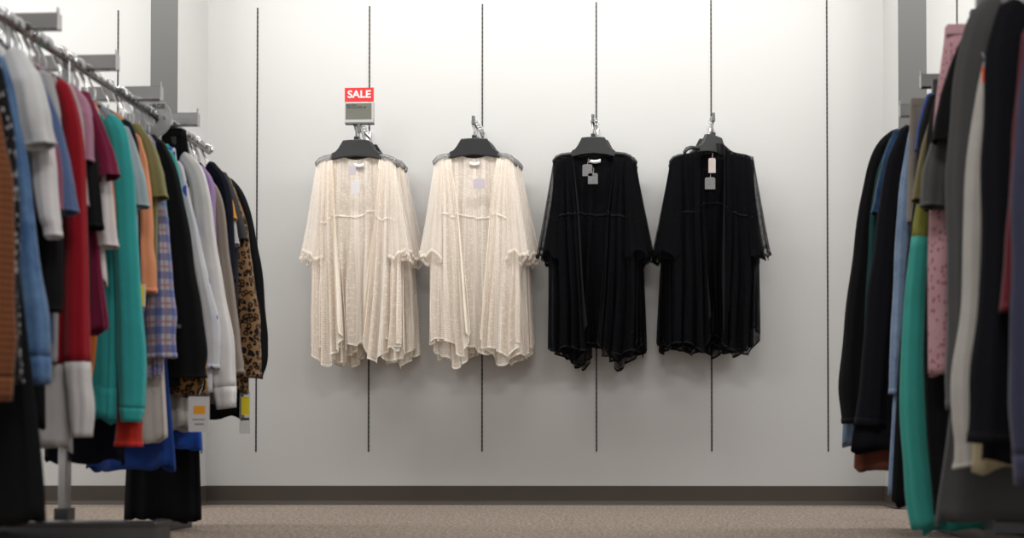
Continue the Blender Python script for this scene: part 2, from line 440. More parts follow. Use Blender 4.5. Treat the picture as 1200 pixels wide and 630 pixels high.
def kimono(loc, rz, label, group, seed, black, tags=(), inx=(.122, .118, .05), hemz=-1.15, wb=.226, neck=0., collar=False):
    rng = np.random.RandomState(seed)
    t0 = empty('kimono', loc, label, 'kimono', group, rz)
    ml, mn, mt = (BLK, BLK_NET, BLK_TRIM) if black else (CREAM, CREAM_NET, CREAM_TRIM)
    ph = rng.rand(12) * TAU; am = .6 + .8 * rng.rand(12); off = rng.uniform(-1, 1, 4)
    def surf(t, v, o=0.):
        a = np.clip((np.abs(t) - .5) / .5, 0, 1); sg = np.sign(t); back = np.abs(t) <= .5
        W = .204 + (wb - .204) * sm(.05, .6, v)
        xin = np.interp(v, [0, .3, 1], inx) + sg * .012 * off[0] * v
        xf = sg * (W + (xin - W) * np.sin(a * PI / 2)); xb = W * np.sin(PI * t)
        x = np.where(back, xb, xf)
        d = (.010 + .016 * v) * np.clip(v / .06, 0, 1) ** .6
        y = np.where(back, d * np.cos(PI * t), -d * np.sin(a * PI / 2))
        ztop = -.168 + neck * np.exp(-(x / .075) ** 4) - .20 * np.maximum(0, np.abs(x) - .09) - .026 * sm(.165, .205, np.abs(x)) - .02 * sm(.11, .0, np.abs(x))
        hem = hemz - .035 * np.sin(a * PI) - .012 * off[1] * sg + .085 * sm(.7, 1, a) + np.where(back, .02, 0)
        hem = hem + .026 * np.sin(5.3 * t + ph[0]) + .022 * np.sin(13 * t + ph[1]) + .007 * np.abs(np.sin(26 * t + ph[2])) - .03 * np.abs(np.sin(9 * t + ph[3])) ** 8
        z = ztop + (hem - ztop) * v
        A = .0024 + .0036 * sm(.05, .3, v) + .0100 * sm(.3, .95, v)
        tw = t + .012 * np.sin(7 * v + ph[4]) + .02 * v * np.sin(3 * t + ph[5])
        fo = am[0] * np.sin(TAU * 8.5 * tw + ph[6]) + .55 * am[1] * np.sin(TAU * 14.3 * tw + ph[7]) + .3 * am[2] * np.sin(TAU * 23 * tw + ph[8] + 2 * v)
        y = y + A * fo * np.clip(v / .05, 0, 1)
        x = x + .55 * A * np.cos(TAU * 8.5 * tw + ph[9]) * np.clip(v / .05, 0, 1)
        y = y - o
        return np.stack([x, y, z], -1)
    def patch(name, mat, t0_, t1_, v0, v1, nt, nv, o=0.):
        tt, vv = np.meshgrid(np.linspace(t0_, t1_, nt), np.linspace(v0, v1, nv))
        P = surf(tt, vv, o)
        uv = np.stack([tt * .62 + .3, -vv * 1.0], -1)
        return grid(name, P, mat, t0, uv)
    body = patch('body', ml, -1, 1, 0, 1, 190, 64)
    patch('front_edge_trim', mt if not black else mt, -1, -.958, .0, 1, 5, 60, .0035)
    patch('front_edge_trim', mt, .958, 1, .0, 1, 5, 60, .0035)
    patch('waist_seam', mt, -1, 1, .302, .311, 190, 3, .004)
    patch('hem_trim', mt, -1, 1, .990, 1, 190, 3, .0015)
    # sleeves: wide, gathered, ending in a wavy edge
    for s in (-1, 1):
        th, vv = np.meshgrid(np.linspace(0, TAU, 49)[:-1], np.linspace(0, 1, 34))
        cx = .180 + .044 * vv + .008 * off[2 if s < 0 else 3] * vv
        hw = .022 + .034 * vv
        zt = -.186 - .30 * np.maximum(0, cx + hw * np.cos(th) - .17)
        ze = -.695 + .022 * np.cos(th + 1.2) + .016 * np.sin(3 * th + ph[10]) - .014 * np.abs(np.sin(4 * th + ph[1]))
        fold = 1 + .14 * vv * np.sin(9 * th + ph[2 if s < 0 else 3]) + .06 * vv * np.sin(15 * th + ph[4])
        x = s * (cx + hw * np.cos(th) * fold)
        y = -.006 + (.008 + .013 * vv) * np.sin(th) * fold * np.clip(vv / .08, .1, 1) + .004 * np.sin(7 * vv + ph[5])
        z = zt + (ze - zt) * vv
        P = np.stack([x, y, z], -1)
        uv = np.stack([np.linspace(0, .34, 49)[None, :].repeat(34, 0), -vv[:, :1].repeat(49, 1) * .5], -1)
        sl = grid('sleeve', P, mn, t0, uv, closed=True)
        grid('sleeve_trim', P[-2:] * np.array([1.004, 1.0, 1]) + np.array([0, -.0006, .004]), ml, sl, uv[-2:], closed=True)
    # facing around the neck
    u = np.linspace(-1, 1, 25)
    nb = [[(x * .118, .006 + .010 * (1 - x * x), -.176 - .02 * (1 - x * x) + dz) for x in u] for dz in (.004, -.010)]
    grid('neck_band', nb, mt, t0, np.zeros((2, 25, 2)))
    if collar:
        for s in (-1, 1):
            v = np.linspace(0, 1, 24)
            P = [[(s * (.062 + .02 * k + .03 * vv * (1 - vv)), -.022 - .012 * math.sin(k * PI) * 1 - .006 * math.sin(6 * vv), -.155 - .82 * vv - .02 * k) for k in (0, .25, .5, .75, 1, 1.3)] for vv in v]
            uv = [[(k * .05, -vv) for k in range(6)] for vv in v]
            grid('shawl_collar', P, ml, t0, uv)
    for kind, x, z, w, h, mat in tags:
        if kind == 'neck_label':
            P = [[(x + w * (k / 8 - .5), .004, z + (h * (i - .5)) - .006 * math.sin(PI * k / 8)) for k in range(9)] for i in (1, 0)]
            grid(kind, P, mat, t0, solid=.0008)
        else:
            p = MB().prism([(x - w / 2, z - h / 2), (x + w / 2, z - h / 2), (x + w / 2, z + h / 2 - .006), (x + w / 2 - .006, z + h / 2), (x - w / 2 + .006, z + h / 2), (x - w / 2, z + h / 2 - .006)], -.030, -.0292).build(kind, mat, t0)
            p['label'] = 'small paper swing tag'
            MB().tube([(x, -.0296, z + h / 2 - .004), (x + .004, -.02, z + h / 2 + .02), (x + .002, -.005, z + h / 2 + .035)], .0007, 5).build('tag_string', HOOKW, p)
    return t0

wall_arm(STD[1], 'chrome wall arm holding cream kimonos under the SALE sign')
wall_arm(STD[2], 'chrome wall arm holding cream kimonos, without any sign')
wall_arm(STD[3], 'chrome wall arm holding black kimonos with a white neck label')
wall_arm(STD[4], 'chrome wall arm holding black kimonos with a pale pink tag')
order = ['front', 'second', 'third', 'fourth', 'fifth']
groups = [
    (STD[1], False, 5, 'the arm under the SALE sign', 'cream lace kimono', 'cream kimonos under the sign', dict(inx=(.122, .105, .058))),
    (STD[2], False, 5, 'the cream kimono arm without a sign', 'cream lace kimono', 'cream kimonos without a sign', dict(inx=(.120, .085, .035))),
    (STD[3], True, 4, 'the arm with the white neck label', 'black lace kimono', 'black kimonos beside the cream ones', dict(inx=(.105, .075, .03))),
    (STD[4], True, 4, 'the arm with the pale pink tag', 'black lace kimono', 'black kimonos farthest from the sign', dict(inx=(.058, .05, .03), neck=.062)),
]
for gi, (gx, black, n, where, what, grp, kw) in enumerate(groups):
    for k in range(n):
        y = -.240 + (.042 if not black else .052) * k
        first = k == 0
        tags = []
        if first:
            tags = [[('neck_label', .012, -.215, .05, .022, WHITEC), ('price_tag', -.012, -.25, .036, .045, TAGL), ('price_tag', .004, -.335, .046, .062, WHITEC)],
                    [('neck_label', .0, -.212, .05, .020, CREAM_TRIM), ('price_tag', .03, -.325, .06, .05, TAGL)],
                    [('neck_label', .008, -.205, .058, .018, WHITEC), ('price_tag', -.028, -.262, .05, .06, TAGG), ('price_tag', .0, -.305, .05, .055, TAGG)],
                    [('price_tag', -.008, -.245, .036, .075, TAGP), ('price_tag', -.018, -.335, .052, .06, TAGG)]][gi]
        rz = (.0 if first else random.Random(gi * 10 + k).uniform(-.06, .06))
        dx = 0 if first else random.Random(gi * 7 + k).uniform(.0, .014) * (-1 if gi == 3 else 1)
        if gi == 3: rz += (.0, .10, -.10, .06)[k]
        pos = 'frontmost on' if first else ('last on' if k == n - 1 else order[k] + ' back on')
        swing = (0, -.010, -.028, -.042, -.05)[k] * (-1 if gi == 3 else (.6 if gi == 2 else 1))
        hg = shop_hanger((gx + dx, y, ZA + .0075), rz + (.75 if gi == 3 and first else 0), ('black hanger, %s %s' if black else 'black hanger with clear shoulders, %s %s') % (pos, where), 'hangers on the wall arms', (1, 1, .86, .82)[gi], black)
        km = kimono((gx + dx, y, ZA + .0075), rz, '%s, %s %s' % (what, pos, where), grp, 11 + gi * 17 + k * 5, black, tags, hemz=-1.155 - .012 * (k % 2) + (.02 if gi == 3 else 0), collar=(gi == 3 and first), **kw)
        hg.rotation_euler[1] = swing; km.rotation_euler[1] = swing

# ------------------------------------------------------------------ SALE sign on the first arm
YS = -.285
xa, za = at(404, 144, YS); xb, zb = at(438, 102.5, YS)
sx, sz = (xa + xb) / 2, za
W_ = xb - xa; H_ = zb - za
sg = empty('sale_sign', (sx, YS, sz), 'red and white SALE sign above a grey electronic price display on the wall arm', 'sign')
card = MB().box(-W_ / 2, -.002, H_ * .60, W_ / 2, .002, H_).build('red_card', RED, sg, .0006)
text_mesh('lettering', 'SALE', W_ * .355, WHITEC, card, (0, -.0026, H_ * .80), .0013, .0005, xs=1.08)
lf = MB().box(-W_ / 2, -.004, 0, W_ / 2, .018, H_ * .585).build('display_frame', GREYP, sg, .002)
MB().box(-W_ / 2 + .001, -.003, -.006, W_ / 2, .02, -.0005).build('bottom_rail', DGREYP, sg, .001)
sc_ = MB().box(-W_ * .46, -.0052, H_ * .10, W_ * .43, -.0038, H_ * .545).build('display_screen', SCREEN, sg)
for i, (tx, szz, mt_) in enumerate((('Buy One', .0145, INK), ('Get One 50% off', .0145, INK), ('', .007, INK), ('', .007, INK))):
    z = H_ * (.50 - .068 * i)
    if tx: text_mesh('display_text', tx, szz, mt_, sc_, (-W_ * .43, -.0056, z), .0003, .0002, 'LEFT')
    else: MB().box(-W_ * .43, -.0056, z - .0012, W_ * (.27 if i == 2 else .02), -.0051, z + .0012).build('display_line', DGREYP, sc_)
MB().box(-.008, -.001, -.05, .006, .012, -.004).build('clip', DGREYP, sg, .002)

# ------------------------------------------------------------------ the racks
ZRS = {-1: 1.50, 1: 1.57}
DROP = {-1: .115, 1: .07}       # how far the necklines hang below the rail
def catmull(pts, n):
    pts = np.asarray(pts, float); t = np.linspace(0, len(pts) - 1, n)
    P = np.vstack([2 * pts[0] - pts[1], pts, 2 * pts[-1] - pts[-2]])
    out = []
    for u in t:
        i = min(int(u), len(pts) - 2); f = u - i
        p0, p1, p2, p3 = P[i:i + 4]
        out.append(.5 * (2 * p1 + (p2 - p0) * f + (2 * p0 - 5 * p1 + 4 * p2 - p3) * f * f + (3 * p1 - p0 - 3 * p2 + p3) * f ** 3))
    return np.array(out)

def rack_hanger(xr, y, label, clip, rng, dark, ZR, hw=.175, dn=0.):
    t = empty('clothes_hanger', (xr, y, ZR), label, 'hanger', 'hangers on the racks')
    rr = .0205
    MB().tube(wire_hook(rr, -.062 - dn if not clip else -.03, 0), .0022 if -2.12 < y < -1.9 and xr < 0 else (.006 if rng.rand() < .6 else .003), 8).build('hook', HOOKW if rng.rand() < .55 else CHROME, t, smooth=True)
    bm_ = BLACKP if dark else CLEAR
    if clip:
        MB().box(-hw - .012, -.006, -.036, hw + .012, .006, -.018).build('bar', bm_, t, .003)
        for s in (-1, 1):
            MB().box(s * hw - .017, -.011, -.085, s * hw + .017, .011, -.012).build('clip', BLACKP, t, .004)
    else:
        m = MB().tube([(q * hw, 0, -.064 - dn - .36 * abs(q * hw)) for q in (-1, -.8, -.35, 0, .35, .8, 1)], [.006, .009, .0085, .011, .0085, .009, .006], 8)
        m.build('bar', bm_, t, smooth=True)
    return t

def size_z(y): return (y + CAM_D) / F_PX

def garment(side, name, label, cat, y, mat, sleeve=None, hem=None, body=None, cuff=False, seed=0, two=None, clip=False, th=.020, cuffmat=None, hemband=False, collar=False,
            hanger=True, bodymat=None, group=None, extras=None):
    """side -1: rack on the chrome-arm side, +1: the other rack. Outlines are measured on the garment's own plane y."""
    rng = np.random.RandomState(seed + 5)
    xr = XRAIL[side]; sgn = -side; ZR = ZRS[side]; dz = ZR - 1.5; dn = DROP[side] - .07; zcap = ZR - DROP[side]      # sgn: aisle side of the garment
    k = size_z(y)
    loc = lambda px, py: (lambda p: ((p[0] - xr) * sgn, p[1]))(at(px, py, y))
    t = empty(name, (xr, y, ZR), label, cat, group or 'garments hung on the racks')
    # ---- body
    if body:
        prof = [loc(*p) for p in body]
        top = prof[0]
        if not clip and top[0] > .05: prof = [(.05, max(top[1] + .02, zcap))] + prof
        if not clip: prof = [(w, min(z, zcap - .25 * max(0, w - .05))) for w, z in prof]
    else:
        hz = loc(0, hem)[1]
        prof = [(.05, 1.432 + dz - dn), (.11, 1.405 + dz - dn), (.175, 1.355 + dz - dn), (.19, 1.2 + dz)]
        if hz < 1.1: prof += [(.195, .5 * (1.15 + hz))]
        prof += [(.2, hz)]
    prof = np.array([(w, z) for w, z in prof]); prof = prof[np.argsort(-prof[:, 1])]
    zs = np.linspace(prof[0, 1], prof[-1, 1], 44); ws = np.interp(-zs, -prof[:, 1], prof[:, 0])
    if sleeve is not None and body is None:             # the body stays within its sleeve
        sw = np.array([loc(p[0], p[1]) for p in sleeve])
        ws = np.minimum(ws, np.maximum(.045, np.interp(-zs, -sw[:, 1], sw[:, 0] - .004)))
    ws = np.convolve(np.pad(ws, 2, mode='edge'), np.ones(5) / 5, 'valid')
    shoulder = max(.03, float(ws[2]) - .09) if clip else max(.05, min(.17, float(np.interp(-(ZR - .135 - dn), -zs, ws)) - .018))
    a = np.linspace(0, TAU, 57)[:-1]; aa, zz = np.meshgrid(a, zs); vv = np.linspace(0, 1, 44)[:, None] * np.ones_like(aa); ww = ws[:, None] * np.ones_like(aa)
    ph = rng.rand(8) * TAU
    fo = np.sin(7 * aa + ph[0] + 1.2 * vv) + .6 * np.sin(12 * aa + ph[1]) + .35 * np.sin(19 * aa + ph[2] - vv)
    ca, sa = np.cos(aa), np.sin(aa)
    tq = th * (.35 + .65 * np.clip(vv / .15, 0, 1))
    x = ww * np.sign(ca) * np.abs(ca) ** .75 * (1 + .018 * vv * fo)
    yy = tq * np.sign(sa) * np.abs(sa) ** .8 + .007 * (.25 + vv) * fo * np.abs(sa) + .004 * np.sin(5 * x / .2 + ph[3])
    zz = zz + vv * (.008 * np.sin(3 * aa + ph[4]) + .006 * np.sin(7 * aa + ph[5]))
    P = np.stack([x, yy, zz - ZR], -1)
    per = np.linspace(0, 1.0, 57); uv = np.stack([per[None, :].repeat(44, 0), (zs[:, None] * np.ones((44, 57)))], -1)
    bmat = bodymat or mat
    if two:                                             # colour-blocked: (z of the change in px, lower material, part name)
        zc = loc(0, two[0])[1]; i = int(np.argmin(np.abs(zs - zc)))
        i = min(max(i, 2), 41)
        bo = grid('body', P[:i + 1], bmat, t, uv[:i + 1], True, .003); grid('lower_panel', P[i:], two[1], t, uv[i:], True, .003)['label'] = two[2]
    else:
        bo = grid('body', P, bmat, t, uv, True, .003)
    if hemband:
        grid('hem_band', P[-5:] * np.array([1.0, 1.12, 1]), cuffmat or bmat, t, uv[-5:], True, .005)
    if not clip:
        ring = [(.05 * math.cos(q), .018 * math.sin(q), prof[0, 1] - ZR + .003 - .018 * (math.sin(q) < 0) * abs(math.sin(q))) for q in np.linspace(0, TAU, 25)]
        MB().tube(ring, .007 if not collar else .013, 8).build('collar' if collar else 'neck_band', mat, t, smooth=True)
    else:
        MB().prism([(-prof[0, 0], -.028 + prof[0, 1] - ZR), (prof[0, 0], -.028 + prof[0, 1] - ZR), (prof[0, 0], .004 + prof[0, 1] - ZR), (-prof[0, 0], .004 + prof[0, 1] - ZR)], -th * .62, th * .62).build('waistband', mat, t, .004)
    # ---- sleeves
    if sleeve:
        pw = np.array([loc(p[0], p[1]) + (p[2] * k,) for p in sleeve])
        pw[0, 1] = min(pw[0, 1], zcap - .01)
        if two:
            zsl = loc(0, two[0])[1]
        m = 40; cp = catmull(pw, m); tan = np.gradient(cp[:, :2], axis=0); tan /= np.linalg.norm(tan, axis=1)[:, None] + 1e-9
        nor = np.stack([-tan[:, 1], tan[:, 0]], -1)
        a = np.linspace(0, TAU, 33)[:-1]; va = np.linspace(0, 1, m)
        long_ = (pw[0, 1] - pw[-1, 1]) > .45
        for s in (1, -1):
            ph = rng.rand(8) * TAU
            rows = []
            for i in range(m):
                v = va[i]; hw = max(cp[i, 2], .008)
                wr = 1 + (.05 * math.sin(17 * v + ph[0]) + .03 * math.sin(31 * v + ph[1])) * (1 if long_ else .35)
                f = 1 + .07 * v * np.sin(5 * a + ph[2]) + .05 * np.sin(8 * a + ph[3] + 2 * v)
                ty = min(.030, .014 + .02 * v) * (1 if hw > .02 else .7)
                ox = hw * wr * np.cos(a) * f
                rx = cp[i, 0] + nor[i, 0] * ox; rz_ = cp[i, 1] + nor[i, 1] * ox
                ry = -.004 + ty * np.sin(a) * f + .006 * math.sin(6 * v + ph[4])
                if i == 0: rx = cp[i, 0] + .4 * nor[i, 0] * ox
                rows.append(np.stack([s * sgn * rx, ry, rz_ - ZR], -1))
            R = np.array(rows)
            per = np.linspace(0, .3, 33); uvs = np.stack([per[None, :].repeat(m, 0), (cp[:, 1:2] * np.ones((m, 33)))], -1)
            i1 = m
            if two and cp[-1, 1] < zsl - .02:
                i2 = int(np.argmin(np.abs(cp[:, 1] - zsl)))
                so = grid('sleeve', R[:i2 + 1], mat, t, uvs[:i2 + 1], True, .003)
                lo = grid('sleeve_lower', R[i2:], two[1], t, uvs[i2:], True, .003); lo['label'] = two[2]
                so = lo
            elif cuff:
                i1 = m - 4
                so = grid('sleeve', R[:i1 + 1], mat, t, uvs[:i1 + 1], True, .003)
                cuf = R[i1 - 0:].copy(); cen = cuf.mean(axis=1, keepdims=True); cuf = cen + (cuf - cen) * np.linspace(.98, .86, len(cuf))[:, None, None]
                grid('cuff', cuf, cuffmat or mat, so, uvs[i1:], True, .006)
            else:
                so = grid('sleeve', R, mat, t, uvs, True, .003)
                e = R[-2:].copy(); cen = e.mean(axis=1, keepdims=True); e = cen + (e - cen) * 1.03
                grid('sleeve_hem', e, mat, so, uvs[-2:], True, .004)
    # ---- buttons and swing tags seen on the garment
    for ex in extras or ():
        if ex[0] == 'button':
            w, z = loc(ex[1], ex[2]); r = ex[3] * k
            MB().tube([(w * sgn, -.052, z - ZR), (w * sgn, -.045, z - ZR)], r, 14).build('button', CHROME, t)
        elif ex[0] == 'tag':
            _, x0, y0, x1, y1, bm_, bits = ex
            (wa, zb_), (wb_, za_) = loc(x0, y0), loc(x1, y1)
            lx, hx = sorted((wa * sgn, wb_ * sgn)); yt = -.055
            pt = MB().box(lx, yt, za_ - ZR, hx, yt + .0012, zb_ - ZR).build('price_tag', bm_, t, .0005)
            pt['label'] = 'hanging price tag'
            for (bx0, by0, bx1, by1, m_, nm) in bits:
                fx = lambda q: lx + (hx - lx) * q
                fz = lambda q: (zb_ + (za_ - zb_) * q) - ZR
                MB().box(fx(bx0), yt - .0008, fz(by1), fx(bx1), yt, fz(by0)).build(nm, m_, pt)
            MB().tube([((lx + hx) / 2, yt, zb_ - ZR - .002), ((lx + hx) / 2 + .004, yt * .7, zb_ - ZR + .025), ((lx + hx) / 2, -.02, zb_ - ZR + .05)], .0009, 5).build('tag_string', HOOKW, pt)
    if hanger:
        hl = 'hanger carrying the ' + label.split(',')[0]
        ws_ = hl.split()
        rack_hanger(xr, y, ('black ' if (seed % 3 or clip) else 'clear ') + 'plastic ' + ' '.join(ws_[:14]), clip, rng, bool(seed % 3 or clip), ZR, shoulder, dn)
    return t

XRAIL = {-1: -1.84, 1: 1.01}

def rack(side, label, arms, y0, y1, posts):
    xr = XRAIL[side]; sgn = -side; ZR = ZRS[side]
    t = empty('clothing_rack', (xr, posts[0], 0), label, 'clothing rack', 'chrome clothing racks')
    px, py = xr, posts[0]
    def b(name, m, mat, bev=0., sm_=False, par=t): return m.build(name, mat, par, bev, sm_)
    b('hang_rail', MB().tube([(0, y0 - py, ZR), (0, y1 - py, ZR)], .0135, 16), RACKM, sm_=True)
    for y in arms:
        m = MB().box(-.17, y - py - .012, ZR - .002, .11, y - py + .012, ZR + .046)
        m.v = [(v[0] * sgn, v[1], v[2]) for v in m.v]
        c = b('crossbar', m, RACKM, .003)
        m = MB().box(.107, y - py - .014, ZR - .006, .111, y - py - .004, ZR + .060); m.v = [(v[0] * sgn, v[1], v[2]) for v in m.v]
        b('end_plate', m, RACKM, .001, par=c)
    for y in posts:
        b('post', MB().box(-.014, y - py - .014, .06, .014, y - py + .014, ZR - .01), RACKM, .003)
        b('post_sleeve', MB().box(-.022, y - py - .022, .07, .022, y - py + .022, .12), DARKSTEEL, .003)
    return t, py, b, sgn

t, py, b, sgn = rack(-1, 'chrome clothing rack with four flat crossbars and a dark base', (-1.76, -2.05, -2.345, -2.67), -1.42, -3.42, (-2.44, -1.74))
b('base_crossbar', MB().box(-.42, -2.79 - py, .012, .455, -2.70 - py, .098).box(-.42, -2.795 - py, .088, .458, -2.695 - py, .1), DARKSTEEL, .004)
b('base_runner', MB().box(-.03, -3.3 - py, .025, .03, -2.38 - py, .075), DARKSTEEL, .004)
b('base_runner', MB().box(-.03, -1.80 - py, .0, .03, -1.62 - py, .062), DARKSTEEL, .004)
for x, y in ((-.40, -2.745), (.43, -2.745), (0, -3.26)):
    b('foot', MB().tube([(x, y - py, 0), (x, y - py, .03)], .02, 12), BLACKP)
t, py, b, sgn = rack(1, 'chrome clothing rack behind the charcoal coat and black garments', (-1.53, -1.86, -2.2, -2.53), -1.42, -3.42, (-2.60, -1.85))
b('base_runner', MB().box(-.03, -3.3 - py, .0, .03, -1.75 - py, .06), DARKSTEEL, .004)
b('base_crossbar', MB().box(-.10, -2.65 - py, .06, .30, -2.55 - py, .1), DARKSTEEL, .004)

# frosted size divider on the rail
sd = empty('size_disc', (XRAIL[-1], -1.90, ZRS[-1] - .0142), 'round frosted size divider marked LARGE hung on the rack rail', 'size divider')
ring = [[(r * math.cos(q), dy, r * math.sin(q)) for q in np.linspace(0, TAU, 49)[:-1]] for r, dy in ((.028, -.0018), (.066, -.0018), (.070, -.003), (.073, -.003), (.073, .003), (.070, .003), (.066, .0018), (.028, .0018), (.028, -.0018))]
disc = grid('disc', ring, DISC, sd, closed=True)
text_mesh('lettering', 'LARGE', .023, TICK, disc, (.012, -.0034, .0405), .0005, .0003, xs=1.1)
text_mesh('lettering', 'L', .019, TICK, disc, (.048, -.0034, .0), .0005, .0003)

BLACK = (.006, .006, .007); W1 = (.56, .55, .56); TEAL = srgb(56, 172, 172)
fb = fabric
def G(*a, **k):
    G.n += 1
    return garment(*a, seed=G.n * 3 + (G.n % 2), **k)
G.n = 0
TEE, JK, SW, TR = 't-shirt', 'jacket', 'sweatshirt', 'trousers'
# ---- the rack with the teal sweatshirt, nearest to the camera first
Lr = -1
G(Lr, 'knit_sweater', 'rust brown ribbed knit sweater, nearest at the rack end', 'sweater', -3.24, fb(srgb(126, 74, 42), 'rib', col2=srgb(100, 57, 34)), [(-48, 60, 26), (-22, 160, 26), (-9, 260, 24), (-5, 380, 23), (-2, 470, 18)], 540, cuff=True)
G(Lr, 'printed_blouse', 'black blouse with small pale print next to the rust sweater', 'blouse', -3.18, fb((.012, .012, .014), 'print', col2=(.35, .35, .36)), [(-30, 60, 26), (-8, 150, 24), (0, 260, 22), (3, 400, 21), (8, 450, 20)], 520)
G(Lr, 'long_dress', 'long plain black dress reaching almost to the floor beside the rust sweater', 'dress', -3.12, fb(BLACK), None, body=[(-70, 40), (-40, 70), (-10, 150), (18, 300), (36, 450), (46, 540), (50, 612)])
G(Lr, 'denim_shirt', 'faded blue denim shirt with long sleeves', 'shirt', -3.06, fb(srgb(66, 100, 146), 'denim', col2=srgb(112, 146, 186)), [(-12, 68, 17), (4, 120, 15), (18, 200, 14), (30, 290, 13), (42, 370, 14), (49, 450, 12)], 500, cuff=True)
G(Lr, 't_shirt', 'light grey t-shirt with a wide short sleeve next to the denim shirt', TEE, -3.0, fb((.74, .74, .75)), [(12, 62, 14), (34, 110, 19), (47, 172, 17)], 420)
G(Lr, 't_shirt', 'off-white top with a drooping elbow sleeve beside the light grey t-shirt', TEE, -2.95, fb((.76, .73, .74)), [(24, 82, 12), (44, 150, 14), (55, 220, 12), (66, 279, 8)], 480)
G(Lr, 't_shirt', 'mauve short sleeved t-shirt before the slate blue one', TEE, -2.92, fb(srgb(136, 72, 96)), [(28, 95, 9), (48, 150, 12), (58, 200, 13), (62, 247, 12)], 360)
G(Lr, 'blouse', 'black long sleeved blouse between denim shirt and red sweater', 'blouse', -2.89, fb(BLACK), [(32, 92, 9), (50, 190, 14), (60, 290, 15), (60, 365, 11)], 500, group=None)
G(Lr, 't_shirt', 'slate blue short sleeved t-shirt with a wide sleeve', TEE, -2.855, fb(srgb(84, 104, 146)), [(42, 100, 9), (60, 150, 11), (71, 205, 14), (77, 250, 13)], 400)
G(Lr, 't_shirt', 'mid grey t-shirt beside the red and white sweater', TEE, -2.815, fb((.46, .46, .48)), [(48, 88, 12), (60, 130, 9), (67, 190, 8), (70, 235, 7)], 420)
G(Lr, 'sweater', 'dark red long sweater with a white lower part', 'sweater', -2.77, fb(srgb(156, 16, 34)), [(72, 96, 8), (83, 140, 10), (88, 220, 12), (90, 320, 13), (92, 425, 14), (97, 470, 14), (98, 512, 9)],
  body=[(40, 80), (60, 95), (72, 140), (76, 260), (78, 380), (80, 425), (84, 525)], two=(425, fb((.66, .63, .63)), 'white lower part'))
G(Lr, 't_shirt', 'pale pink t-shirt, a thin strip beside the red sweater', TEE, -2.735, fb((.52, .40, .42)), [(78, 100, 6), (91, 140, 6), (95, 200, 6), (97, 240, 5)], 380)
G(Lr, 't_shirt', 'dusty pink t-shirt showing one shoulder above the black t-shirt', TEE, -2.70, fb(srgb(178, 128, 150)), [(80, 102, 7), (93, 122, 9), (101, 148, 8), (104, 190, 6)], 380)
G(Lr, 't_shirt', 'black t-shirt with a long loose sleeve next to the burgundy one', TEE, -2.67, fb(BLACK), [(86, 114, 8), (99, 160, 9), (106, 210, 11), (110, 268, 11)], 360)
G(Lr, 't_shirt', 'burgundy t-shirt with a flared short sleeve and long hem', TEE, -2.63, fb(srgb(122, 24, 62)), [(98, 110, 8), (112, 150, 10), (123, 188, 12), (128, 209, 13)], body=[(70, 88), (95, 108), (108, 150), (112, 250), (118, 320), (127, 388)])
G(Lr, 't_shirt', 'cream t-shirt with a turned-up sleeve beside the teal sweatshirt', TEE, -2.595, fb((.76, .70, .70)), [(106, 124, 8), (117, 190, 10), (123, 250, 12), (126, 290, 12)], body=[(80, 100), (102, 120), (114, 180), (118, 260), (124, 330)])
G(Lr, 't_shirt', 'bright orange t-shirt, a thin strip before the teal sweatshirt', TEE, -2.56, fb(srgb(232, 130, 62)), [(106, 121, 7), (116, 160, 7), (124, 220, 8), (129, 284, 6)], body=[(85, 102), (104, 122), (112, 200), (112, 400), (104, 455)])
G(Lr, 'sweatshirt', 'teal sweatshirt with a long sleeve and ribbed cuff', SW, -2.48, fb(TEAL), [(128, 138, 9), (139, 165, 13), (144, 210, 14), (149, 290, 14), (153, 380, 15), (155, 455, 15), (154, 494, 12)], body=[(92, 108), (115, 122), (134, 160), (136, 300), (136, 420), (134, 492)], cuff=True, hemband=True)
G(Lr, 'long_shirt', 'brick red long top showing below the teal cuff', 'top', -2.43, fb(srgb(190, 44, 30)), [(138, 160, 9), (148, 300, 12), (153, 450, 14), (152, 523, 14)], body=[(105, 115), (130, 140), (140, 300), (140, 480)])
G(Lr, 't_shirt', 'pale blue grey t-shirt with a wide sleeve behind the teal sweatshirt', TEE, -2.385, fb(srgb(164, 182, 190)), [(142, 150, 8), (152, 180, 9), (160, 212, 11), (163, 243, 11)], 380)
G(Lr, 'cardigan', 'navy cardigan showing its shoulder beside the olive t-shirt', 'cardigan', -2.33, fb(srgb(22, 26, 42)), [(145, 143, 8), (155, 175, 7), (158, 215, 6), (158, 330, 6)], body=[(115, 112), (140, 135), (150, 200), (150, 400), (145, 540)])
G(Lr, 't_shirt', 'peach orange t-shirt with a yellow price tag', TEE, -2.28, fb(srgb(238, 158, 116)), [(157, 158, 6), (167, 210, 8), (169, 280, 12), (170, 343, 13)], 345,
  extras=[('tag', 158, 336, 180, 362, WHITEC, [(.25, .05, .95, .95, YEL, 'yellow_sticker')])])
G(Lr, 't_shirt', 'olive green t-shirt with a short folded sleeve', TEE, -2.20, fb(srgb(134, 130, 86)), [(158, 148, 7), (171, 175, 10), (180, 205, 12), (186, 234, 12)], 330)
G(Lr, 'flannel_shirt', 'blue and white plaid flannel shirt with a rolled sleeve', 'shirt', -2.12, fb((.55, .55, .62), 'plaid', col2=srgb(60, 80, 160), col3=srgb(180, 120, 120)), [(174, 160, 7), (183, 230, 9), (187, 300, 13), (189, 370, 17), (191, 420, 17)], 440)
G(Lr, 't_shirt', 'deep green t-shirt, sleeve tip between plaid shirt and black jacket', TEE, -2.055, fb(srgb(20, 120, 105)), [(168, 150, 6), (180, 195, 8), (191, 259, 7)], 330)
